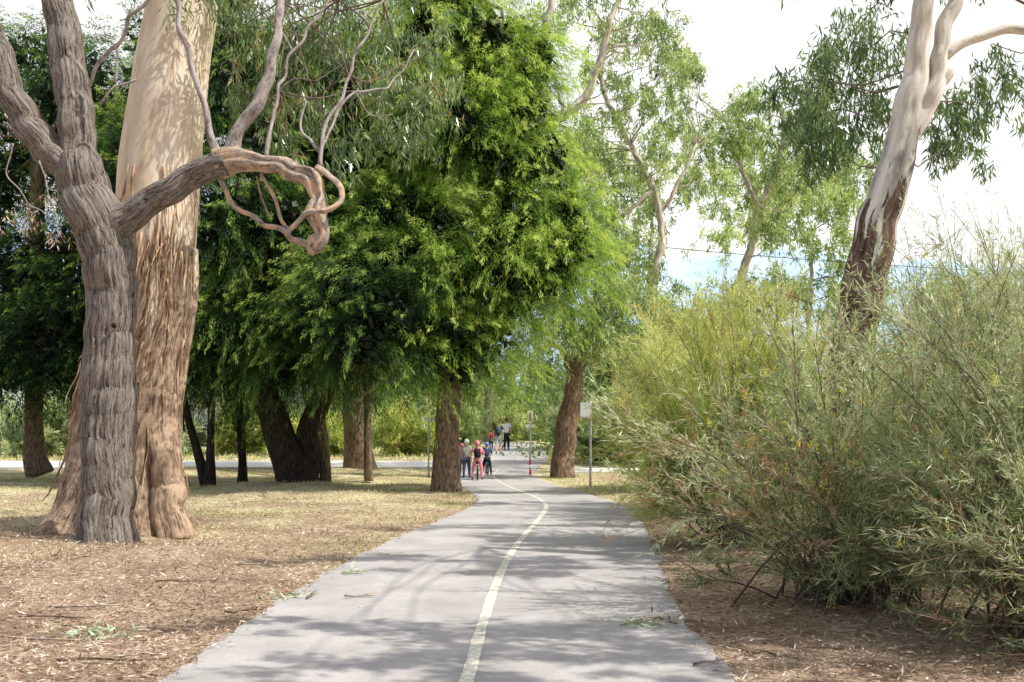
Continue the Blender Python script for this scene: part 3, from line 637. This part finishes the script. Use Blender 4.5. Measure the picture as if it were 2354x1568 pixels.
for k,(px,py,L,a) in enumerate([(640,1305,.9,.1),(120,1440,.6,-.2),(200,1418,.5,.3),(260,1530,.7,.15),(60,1490,.8,-.1),(420,1355,.5,.05),(1640,1530,.35,.6),(1740,1510,.3,-.9),(830,1378,.28,.2),(714,1378,.2,1.4),(1760,1480,.6,.4),(560,1415,.3,.3),(40,1150,.8,.1)]):
    Y=3600/(py-990); x=(px-1177)*Y/FL; z=float(gz(x,Y))+.03
    e=empty("fallen_stick",(x,Y,z),"weathered brown fallen stick with a side twig","stick","fallen sticks on the ground"); mb=MB()
    d=np.array([math.cos(a),math.sin(a),0]); pts=[[*(np.array([x,Y,z])+d*L*(t-.5)+np.array([0,rng.normal()*.02,rng.uniform(-.005,.015)])),.011*(1-.5*t)] for t in np.linspace(0,1,5)]
    mb.tube(pts,7,.08,.2,seed=k); q=np.array(pts[2][:3]); mb.tube([[*q,.006],[*(q+d*.06+np.array([0,.05,.01])),.004],[*(q+d*.12+np.array([0,.12,.0])),.002]],5,.05)
    mb.build("stick",M['barkbrown' if k%2 else 'barkA2'],e)
def sprig(px,py,n,mat,label,L=.09,spread=.16):
    Y=3600/(py-990); x=(px-1177)*Y/FL; z=float(gz(x,Y))+.02
    e=empty("fallen_leaf_spray",(x,Y,z),label,"leaf spray","leaf sprays dropped on the ground")
    mb=MB(); mb.tube([[x-spread,Y,z,.004],[x,Y+.02,z+.02,.004],[x+spread,Y-.02,z,.002]],5,.05); mb.build("twig",M['twig'],e)
    P=np.array([x,Y,z])+rv(n)*np.array([spread*.6,spread*.4,.03]); P[:,2]=np.maximum(P[:,2],z)
    leaves("leaf",[(P,rv(n)*[1,.6,.5],rng.uniform(L*.6,L*1.2,n),rng.uniform(.012,.024,n),rng.uniform(0,1,n),np.array([0,0,1.])+rv(n)*.6)],mat,e)
sprig(1475,1442,90,M['green_litter'],"pale green gum leaf spray lying on the asphalt")
sprig(1510,1432,70,M['litter'],"dry brown leaf spray lying on the asphalt")
sprig(665,1376,60,M['green_litter'],"fresh green leaf spray at the path edge")
sprig(820,1322,40,M['green_litter'],"small green leaf spray on the asphalt")
sprig(205,1470,120,M['green_litter'],"pale silvery leaf spray on the leaf litter",.11,.22)

# ---------------------------------------------------------------- signs
steel=plain("galvanised_steel",(.55,.56,.57),.45,.5,.1); white=plain("white_enamel",(.88,.88,.86),.4,0,.04); red=plain("red_reflective_paint",(.7,.05,.04),.5); black=plain("black_paint",(.02,.02,.02),.5)
yel=plain("yellow_sign_face",(.82,.78,.6),.5,0,.05)
def tubeobj(name,ctrls,mat,parent,seg=12,step=.2):
    mb=MB()
    for c in ctrls: mb.tube(c,seg,step)
    return mb.build(name,mat,parent)
b=gb(985,1092,33); e=empty("signpost",b,"thin grey signpost with two small white finger boards","sign"); x,y,z=b
tubeobj("post",[[[x,y,z,.03],[x,y,z+1.95,.03]]],steel,e)
boxes("sign_board",[(x,y-.045,z+1.88,.42,.02,.14)],white,e,.006); boxes("sign_board",[(x-.12,y-.04,z+1.68,.02,.30,.12)],white,e,.004)
b=gb(1219,1093,34.5); e=empty("pedestrian_sign",b,"pedestrian symbol sign on a pole with red and white foot","sign"); x,y,z=b
tubeobj("post",[[[x,y,z,.03],[x,y,z+2.2,.03]]],steel,e)
tubeobj("red_band",[[[x,y,z+.08,.037],[x,y,z+.24,.037]]],red,e); tubeobj("red_band",[[[x,y,z+.4,.037],[x,y,z+.56,.037]]],red,e)
tubeobj("white_band",[[[x,y,z+.24,.036],[x,y,z+.4,.036]]],white,e)
boxes("sign_board",[(x,y-.045,z+1.98,.22,.015,.42)],yel,e,.01)
boxes("supplementary_board",[(x,y-.045,z+1.68,.34,.015,.11)],white,e,.005)
boxes("pedestrian_symbol",[(x,y-.056,z+2.1,.05,.006,.05),(x,y-.056,z+2.01,.045,.006,.11),(x-.025,y-.056,z+1.9,.02,.006,.12),(x+.025,y-.056,z+1.9,.02,.006,.12)],black,e,.002)
b=gb(1357,1124,27.2); e=empty("path_sign",b,"galvanised pole carrying a plain pale rectangular sign","sign"); x,y,z=b
tubeobj("post",[[[x,y,z,.032],[x+.01,y,z+2.28,.032]]],steel,e)
boxes("sign_board",[(x-.12,y-.045,z+2.06,.30,.012,.40)],white,e,.012); boxes("bracket",[(x,y-.036,z+2.18,.1,.015,.04)],steel,e,.003); boxes("bracket",[(x,y-.036,z+1.95,.1,.015,.04)],steel,e,.003)
pts=[]
A=np.array([-16,46,12.6]); B=np.array([34,40,1.5+(990-720)/FL*40+1.2])
for t in np.linspace(0,1,24):
    p=A+(B-A)*t; p[2]-=4*1.1*t*(1-t); pts.append([*p,.014])
e=empty("power_line",A,"black overhead cable sagging between trees","cable"); tubeobj("cable",[pts],black,e,6,1.0)
e=empty("utility_pole",(-16,46,float(gy(46))),"tall brown timber utility pole beside the road","pole"); tubeobj("pole",[[[-16,46,.2,.16],[-16,46,12.8,.11]]],plain("weathered_timber",(.2,.14,.1),.9),e); boxes("crossarm",[(-16,46.17,12.3,1.8,.1,.12)],plain("crossarm_timber",(.2,.15,.11),.9),e)

# ---------------------------------------------------------------- houses
def house(x0,x1,y0,y1,h,wallc,label):
    g0=float(gy(y0)); cx_,cy_=(x0+x1)/2,(y0+y1)/2; e=empty("house",(cx_,cy_,g0),label,"house")
    m,nt,out=nmat("painted_weatherboard"); wv=nt.nodes.new("ShaderNodeTexWave"); wv.bands_direction='Z'; wv.wave_profile='SAW'; wv.inputs["Scale"].default_value=1.2; nt.links.new(posnode(nt),wv.inputs["Vector"])
    finish(nt,out,wallc,.7,wv.outputs[1],.6,.02)
    boxes("wall",[(cx_,cy_,g0+h/2,x1-x0,y1-y0,h)],m,e,.02)
    o=.5; rz=g0+h; V=[(x0-o,y0-o,rz),(x1+o,y0-o,rz),(x1+o,y1+o,rz),(x0-o,y1+o,rz),(x0-o,cy_,rz+1.7),(x1+o,cy_,rz+1.7)]
    polymesh("roof",V,[(0,1,5,4),(2,3,4,5),(0,4,3),(1,2,5),(3,2,1,0)],plain("grey_green_metal_roof",(.2,.23,.21),.6,.1),e)
    gl=plain("dark_window_glass",(.04,.05,.06),.1,0,.2,2,.6)
    for k in (.2,.75):
        wx=x0+(x1-x0)*k; boxes("window",[(wx,y0-.012,g0+h*.55,1.3,.05,1.1)],gl,e,.004); boxes("window_frame",[(wx,y0-.03,g0+h*.55+.59,1.5,.09,.08),(wx,y0-.03,g0+h*.55-.59,1.5,.09,.08),(wx-.7,y0-.03,g0+h*.55,.08,.09,1.1),(wx+.7,y0-.03,g0+h*.55,.08,.09,1.1)],white,e,.004)
    boxes("door",[((x0+x1)/2-.2,y0-.02,g0+1.02,.9,.06,2.04)],plain("door_paint",(.35,.38,.36),.5),e,.005)
house(-22.5,-13.4,63,70,2.8,(.78,.85,.8),"pale mint weatherboard house beyond the road")
house(-44,-31,60,68,5.6,(.68,.8,.74),"two-storey pale green building behind trees")
def car(x,y,label):
    g0=float(gy(y)); e=empty("parked_car",(x,y,g0),label,"car")
    prof=[(-2.2,.35),(-2.25,.8),(-2.15,1.0),(-1.2,1.1),(-.7,1.62),(1.3,1.66),(1.9,1.1),(2.2,1.02),(2.25,.5),(2.15,.35)]
    w=.86; V=[(x+a,y+s*w*(1 if b<1.2 else .82),g0+b) for s in (-1,1) for a,b in prof]; n=len(prof)
    Fc=[tuple(range(n)),tuple(reversed(range(n,2*n)))]+[(i,n+i,n+(i+1)%n,(i+1)%n) for i in range(n)]
    o=polymesh("body",V,Fc,plain("dark_grey_car_paint",(.05,.065,.06),.25,.2),e); md=o.modifiers.new("b","BEVEL"); md.width=.06; md.segments=3
    gl=plain("car_glass",(.03,.04,.05),.08,0,.1,2,.7)
    polymesh("window",[(x-.95,y-.85,g0+1.16),(x+.2,y-.85,g0+1.16),(x+.2,y-.74,g0+1.56),(x-.62,y-.74,g0+1.56)],[(0,1,2,3)],gl,e)
    polymesh("window",[(x+.28,y-.85,g0+1.16),(x+1.6,y-.85,g0+1.16),(x+1.25,y-.74,g0+1.56),(x+.28,y-.74,g0+1.56)],[(0,1,2,3)],gl,e)
    for sx in (-1.4,1.4):
        for sy_ in (-.8,.8):
            tubeobj("wheel",[[[x+sx,y+sy_-.1,g0+.33,.33],[x+sx,y+sy_+.1,g0+.33,.33]]],black,e,24,.3)
    boxes("headlight",[(x-2.2,y-.6,g0+.85,.1,.3,.14)],white,e,.02); boxes("headlight",[(x-2.2,y+.6,g0+.85,.1,.3,.14)],white,e,.02)
car(-15.6,54,"dark grey wagon parked beside the road")

# ---------------------------------------------------------------- people
def skin(name,verts,edges,rad,mat,parent,sub=2):
    me=bpy.data.meshes.new(name); me.from_pydata([tuple(map(float,v)) for v in verts],edges,[])
    ob=bpy.data.objects.new(name+"_src",me); COL.objects.link(ob)
    md=ob.modifiers.new("skin","SKIN"); sv=me.skin_vertices[0].data
    for i,r in enumerate(rad): sv[i].radius=(r,r)
    sv[0].use_root=True
    s=ob.modifiers.new("sub","SUBSURF"); s.levels=sub; s.render_levels=sub
    dg=bpy.context.evaluated_depsgraph_get(); nm=bpy.data.meshes.new_from_object(ob.evaluated_get(dg))
    bpy.data.objects.remove(ob); nm.name=name
    return link(name,nm,mat,parent,True)
SK=plain("skin",(.62,.4,.3),.6,0,.06)
def person(x,y,Hh,head,label,pose,top,bottom,cap,helmet=True,pack=None,sleeve=1.0,shorts=False):
    g0=float(gy(y))+.014; e=empty("person",(x,y,g0),label,"person"); e.rotation_euler=(0,0,head)
    s=Hh
    J=dict(pel=(0,0,.53),wai=(0,0,.62),che=(0,.005,.73),nec=(0,.0,.83),jaw=(0,.02,.875),hea=(0,.01,.93),cro=(0,0,.965))
    for sd,k in ((-1,'l'),(1,'r')):
        J['sh'+k]=(sd*.105,0,.80); J['hi'+k]=(sd*.05,0,.50)
        if pose=='walk':
            f=.16*sd
            J['el'+k]=(sd*.135,-f*.35-.01,.635); J['wr'+k]=(sd*.14,-f*.7+.05,.50)
            J['kn'+k]=(sd*.055,f*.55+.03,.285); J['an'+k]=(sd*.055,f,.05 if f>0 else .075); J['to'+k]=(sd*.06,f+.10,.025 if f>0 else .03)
        elif pose=='astride':
            J['el'+k]=(sd*.16,.12,.68); J['wr'+k]=(sd*.15,.27,.64)
            J['kn'+k]=(sd*.11,.06,.28); J['an'+k]=(sd*.13,.0,.05); J['to'+k]=(sd*.14,.10,.025)
        else:
            J['el'+k]=(sd*.14,-.01,.635); J['wr'+k]=(sd*.15,.05,.49)
            J['kn'+k]=(sd*.06,.01,.285); J['an'+k]=(sd*.06,-.01,.05); J['to'+k]=(sd*.07,.09,.025)
    if pose=='astride':
        for q in ('che','nec','jaw','hea','cro','shl','shr'): a=J[q]; J[q]=(a[0],a[1]+.05,a[2]-.01)
    names=list(J); idx={k:i for i,k in enumerate(names)}
    R=dict(pel=.075,wai=.065,che=.078,nec=.03,jaw=.042,hea=.058,cro=.045,shl=.037,shr=.037,hil=.052,hir=.052,ell=.024,elr=.024,wrl=.016,wrr=.016,knl=.034,knr=.034,anl=.021,anr=.021,tol=.018,tor=.018)
    Ed=[('pel','wai'),('wai','che'),('che','nec'),('nec','jaw'),('jaw','hea'),('hea','cro')]
    for k in 'lr': Ed+=[('che','sh'+k),('sh'+k,'el'+k),('el'+k,'wr'+k),('pel','hi'+k),('hi'+k,'kn'+k),('kn'+k,'an'+k),('an'+k,'to'+k)]
    V=[np.array(J[n])*s for n in names]; rad=[R[n]*s for n in names]; E_=[(idx[a],idx[b]) for a,b in Ed]
    def add(p,r,par): V.append(np.array(p)); rad.append(r); E_.append((par,len(V)-1)); return len(V)-1
    add((np.array(J['hea'])+[0,.062,-.018])*s,.010*s,idx['hea'])
    for sd,k in ((-1,'l'),(1,'r')):
        w=np.array(J['wr'+k])*s; d=unit(np.array(J['wr'+k])-np.array(J['el'+k])); q=add(w+d*.045*s,.017*s,idx['wr'+k])
        sx=np.array([0,1,0]) if pose!='astride' else np.array([1,0,0])
        for fi,fl in enumerate((.036,.042,.04,.032)):
            o=sx*(fi-1.5)*.012*s; m1=add(w+d*(.06)*s+o,.0055*s,q); add(w+d*(.06+fl)*s+o+np.array([-sd*.012,0,-.005])*s,.0045*s,m1)
        add(w+d*.05*s+np.array([-sd*.02,.02,0])*s,.006*s,q)
    skin("body",V,E_,rad,SK,e)
    def sub_(nm,ks,eds,rr,mat,ends=None):
        vv=[];ii={}
        for k in ks: ii[k]=len(vv); vv.append(np.array((ends or {}).get(k,J[k]))*s)
        skin(nm,vv,[(ii[a],ii[b]) for a,b in eds],[rr[k]*s for k in ks],mat,e)
    ends={}
    for k in 'lr': ends['wr'+k]=tuple(np.array(J['el'+k])*.25+np.array(J['wr'+k])*.75)
    rr={'che':.093,'wai':.082,'pel':.086,'shl':.048,'shr':.048,'ell':.035,'elr':.035,'wrl':.027,'wrr':.027}
    if sleeve>.5:
        sub_("jacket",['che','wai','pel','shl','ell','wrl','shr','elr','wrr'],[('che','wai'),('wai','pel'),('che','shl'),('shl','ell'),('ell','wrl'),('che','shr'),('shr','elr'),('elr','wrr')],rr,top,ends)
    else:
        sub_("shirt",['che','wai','pel','shl','ell','shr','elr'],[('che','wai'),('wai','pel'),('che','shl'),('shl','ell'),('che','shr'),('shr','elr')],rr,top,{k:tuple((np.array(J['sh'+k[-1]])*.45+np.array(J[k])*.55)) for k in ('ell','elr')})
    rl={'pel':.088,'hil':.064,'hir':.064,'knl':.046,'knr':.046,'anl':.033,'anr':.033}
    ks=['pel','hil','knl','hir','knr']; ed=[('pel','hil'),('hil','knl'),('pel','hir'),('hir','knr')]
    if not shorts: ks+=['anl','anr']; ed+=[('knl','anl'),('knr','anr')]
    sub_("trousers" if not shorts else "shorts",ks,ed,rl,bottom)
    for k in 'lr': skin("shoe",[np.array(J['an'+k])*s+[0,-.02*s,-.02*s],np.array(J['to'+k])*s],[(0,1)],[.03*s,.024*s],black,e)
    import bmesh
    bm=bmesh.new(); bmesh.ops.create_uvsphere(bm,u_segments=18,v_segments=12,radius=1)
    hc=np.array(J['hea'])*s+np.array([0,-.005,.012])*s; f=1.32 if helmet else 1.1
    bmesh.ops.delete(bm,geom=[v for v in bm.verts if v.co.z<(-.15 if helmet else -.45) and v.co.y>-.3 or v.co.z<-.5],context='VERTS')
    for v in bm.verts: v.co=Vector((v.co.x*.055*f*s+hc[0],v.co.y*.066*f*s+hc[1],v.co.z*.062*f*s+hc[2]))
    me=bpy.data.meshes.new("h"); bm.to_mesh(me); bm.free(); o=link("helmet" if helmet else "hair",me,cap,e,True); md=o.modifiers.new("t","SOLIDIFY"); md.thickness=.01
    if pack:
        c=np.array(J['che'])*s+np.array([0,-.115,-.03])*s
        bm=bmesh.new(); r=bmesh.ops.create_cube(bm,size=1); bmesh.ops.scale(bm,vec=(.17*s,.1*s,.24*s),verts=r['verts']); bmesh.ops.translate(bm,vec=c,verts=r['verts'])
        r=bmesh.ops.create_cube(bm,size=1); bmesh.ops.scale(bm,vec=(.12*s,.04*s,.1*s),verts=r['verts']); bmesh.ops.translate(bm,vec=c+np.array([0,-.06,-.05])*s,verts=r['verts'])
        bmesh.ops.bevel(bm,geom=bm.edges[:],offset=.02*s,segments=3,affect='EDGES'); me=bpy.data.meshes.new("b"); bm.to_mesh(me); bm.free(); link("backpack",me,pack,e,True)
    return e
pink=plain("coral_pink_fabric",(.92,.3,.34),.8); hot=plain("magenta_fabric",(.8,.12,.4),.8); navy=plain("navy_fabric",(.05,.07,.15),.9); blk=plain("black_fabric",(.02,.02,.025),.9)
wht=plain("white_fabric",(.88,.88,.87),.9); gry=plain("grey_fabric",(.5,.5,.53),.9); hair=plain("brown_hair",(.06,.035,.02),.7); pinkh=plain("pink_helmet",(.9,.2,.33),.3); blueh=plain("blue_helmet",(.1,.25,.55),.3); whh=plain("white_helmet",(.85,.87,.9),.3)
def bike(x,y,sc,head,framec,label):
    g0=float(gy(y))+.014; e=empty("bicycle",(x,y,g0),label,"bicycle"); e.rotation_euler=(0,0,head)
    r=.24*sc; wb=.42*sc
    def T(name,cs,mat,seg=8,par=e):
        mb=MB()
        for c in cs: mb.tube(c,seg,.06)
        o=mb.build(name,mat,None); o.parent=par; return o
    def circ(cy,rr,t): return [[0,cy+rr*math.cos(a),r+rr*math.sin(a),t] for a in np.linspace(0,2*math.pi,25)]
    for cy in (-wb,wb):
        w=bpy.data.objects.new("wheel",None); COL.objects.link(w); w.parent=e
        T("tyre",[circ(cy,r-.02,.02)],black,par=w); T("rim",[circ(cy,r-.045,.009)]+[[[0,cy,r,.0025],[0,cy+(r-.05)*math.cos(a),r+(r-.05)*math.sin(a),.0025]] for a in np.linspace(0,2*math.pi,13)[:-1]],steel,5,w)
    T("frame",[[[0,-wb,r,.012],[0,-.05,r,.013]],[[0,-.05,r,.015],[0,-.14*sc,.52*sc,.015]],[[0,-wb,r,.01],[0,-.13*sc,.46*sc,.01]],[[0,-.05,r,.016],[0,.3*sc,.50*sc,.016]],[[0,-.13*sc,.46*sc,.014],[0,.29*sc,.54*sc,.014]],[[0,wb,r,.013],[0,.28*sc,.62*sc,.014]]],framec)
    T("handlebar",[[[-.24*sc,.22*sc,.72*sc,.012],[-.1*sc,.28*sc,.70*sc,.011],[0,.28*sc,.66*sc,.012],[.1*sc,.28*sc,.70*sc,.011],[.24*sc,.22*sc,.72*sc,.012]],[[0,.28*sc,.6*sc,.012],[0,.28*sc,.67*sc,.012]]],steel)
    T("saddle",[[[0,-.24*sc,.56*sc,.06],[0,-.12*sc,.565*sc,.045],[0,0,.56*sc,.02]]],black)
    T("pedal",[[[-.12,-.05,r-.06,.012],[-.05,-.05,r-.06,.012]],[[.05,-.05,r+.06,.012],[.12,-.05,r+.06,.012]],[[-.05,-.05,r-.06,.008],[.05,-.05,r+.06,.008]]],black)
    return e
person(-1.05,31.7,1.17,.05,"child in coral pink outfit and helmet with black backpack",'astride',pink,pink,pinkh,True,blk)
bike(-1.05,31.7,.95,.05,plain("white_frame_paint",(.8,.8,.82),.3),"small white-framed child's bicycle on the path")
person(-1.42,32.6,1.2,-.1,"child in grey top, navy trousers and white helmet walking",'walk',gry,navy,whh,True,None)
person(-1.62,33.8,1.05,.0,"child in magenta jacket and pink helmet standing",'stand',hot,navy,pinkh,True,hot)
person(-.84,35.0,1.08,.1,"child in dark clothes and blue helmet on a bicycle",'astride',navy,blk,blueh,True,None)
bike(-.84,35.0,.9,.1,plain("blue_frame_paint",(.05,.1,.3),.3),"small dark blue child's bicycle on the path")
person(-.68,52,1.68,.0,"adult in black top and grey shorts with backpack, walking",'walk',blk,gry,hair,False,navy,.3,True)
person(-.30,58,1.78,.0,"adult in white shirt and black trousers walking away",'walk',wht,blk,hair,False,None,.3)
person(-1.2,60,1.1,.0,"small child in a red top walking away",'walk',red,navy,hair,False,None,.3)

# ---------------------------------------------------------------- light, world, camera
to_sun=Vector((.90,-.31,0)).normalized(); elv=math.radians(55); az=math.atan2(to_sun.x,to_sun.y)
sv=Vector((math.sin(az)*math.cos(elv),math.cos(az)*math.cos(elv),math.sin(elv)))
sl=bpy.data.lights.new("sun",'SUN'); sl.energy=5; sl.angle=math.radians(.55); sl.color=(1,.96,.88)
so=bpy.data.objects.new("sun",sl); COL.objects.link(so); so.rotation_mode='QUATERNION'; so.rotation_quaternion=sv.to_track_quat('Z','Y')
w=bpy.data.worlds.new("World"); scene.world=w; w.use_nodes=True; nt=w.node_tree; nt.nodes.clear()
out=nt.nodes.new("ShaderNodeOutputWorld"); sk=nt.nodes.new("ShaderNodeTexSky"); sk.sky_type='NISHITA'; sk.sun_disc=False; sk.sun_elevation=elv; sk.sun_rotation=az; sk.dust_density=2.5
b1=nt.nodes.new("ShaderNodeBackground"); b1.inputs[1].default_value=.15; nt.links.new(sk.outputs[0],b1.inputs[0])
b2=nt.nodes.new("ShaderNodeBackground"); b2.inputs[0].default_value=(1,1,1,1); b2.inputs[1].default_value=1.2
tc=nt.nodes.new("ShaderNodeTexCoord"); sx=nt.nodes.new("ShaderNodeSeparateXYZ"); nt.links.new(tc.outputs["Generated"],sx.inputs[0])
cn=noise_n(nt,vscale(nt,tc.outputs["Generated"],(1,1,2.5)),2.6,5,.55)
f=math_n(nt,'ADD',math_n(nt,'MULTIPLY',sx.outputs[1],.62),math_n(nt,'MULTIPLY',math_n(nt,'SUBTRACT',cn,.5),1.3))
f=math_n(nt,'ADD',f,.46,True)
ms=nt.nodes.new("ShaderNodeMixShader"); nt.links.new(f,ms.inputs[0]); nt.links.new(b1.outputs[0],ms.inputs[1]); nt.links.new(b2.outputs[0],ms.inputs[2]); nt.links.new(ms.outputs[0],out.inputs[0])
cam=bpy.data.cameras.new("camera"); co=bpy.data.objects.new("camera",cam); COL.objects.link(co); scene.camera=co
co.location=(0,0,EYE); co.rotation_euler=(math.radians(90),0,0); cam.lens=36*FL/2354; cam.sensor_width=36; cam.shift_y=206/2354; cam.clip_end=9000; cam.clip_start=.05
scene.view_settings.view_transform='Standard'; scene.view_settings.look='None'; scene.view_settings.exposure=0
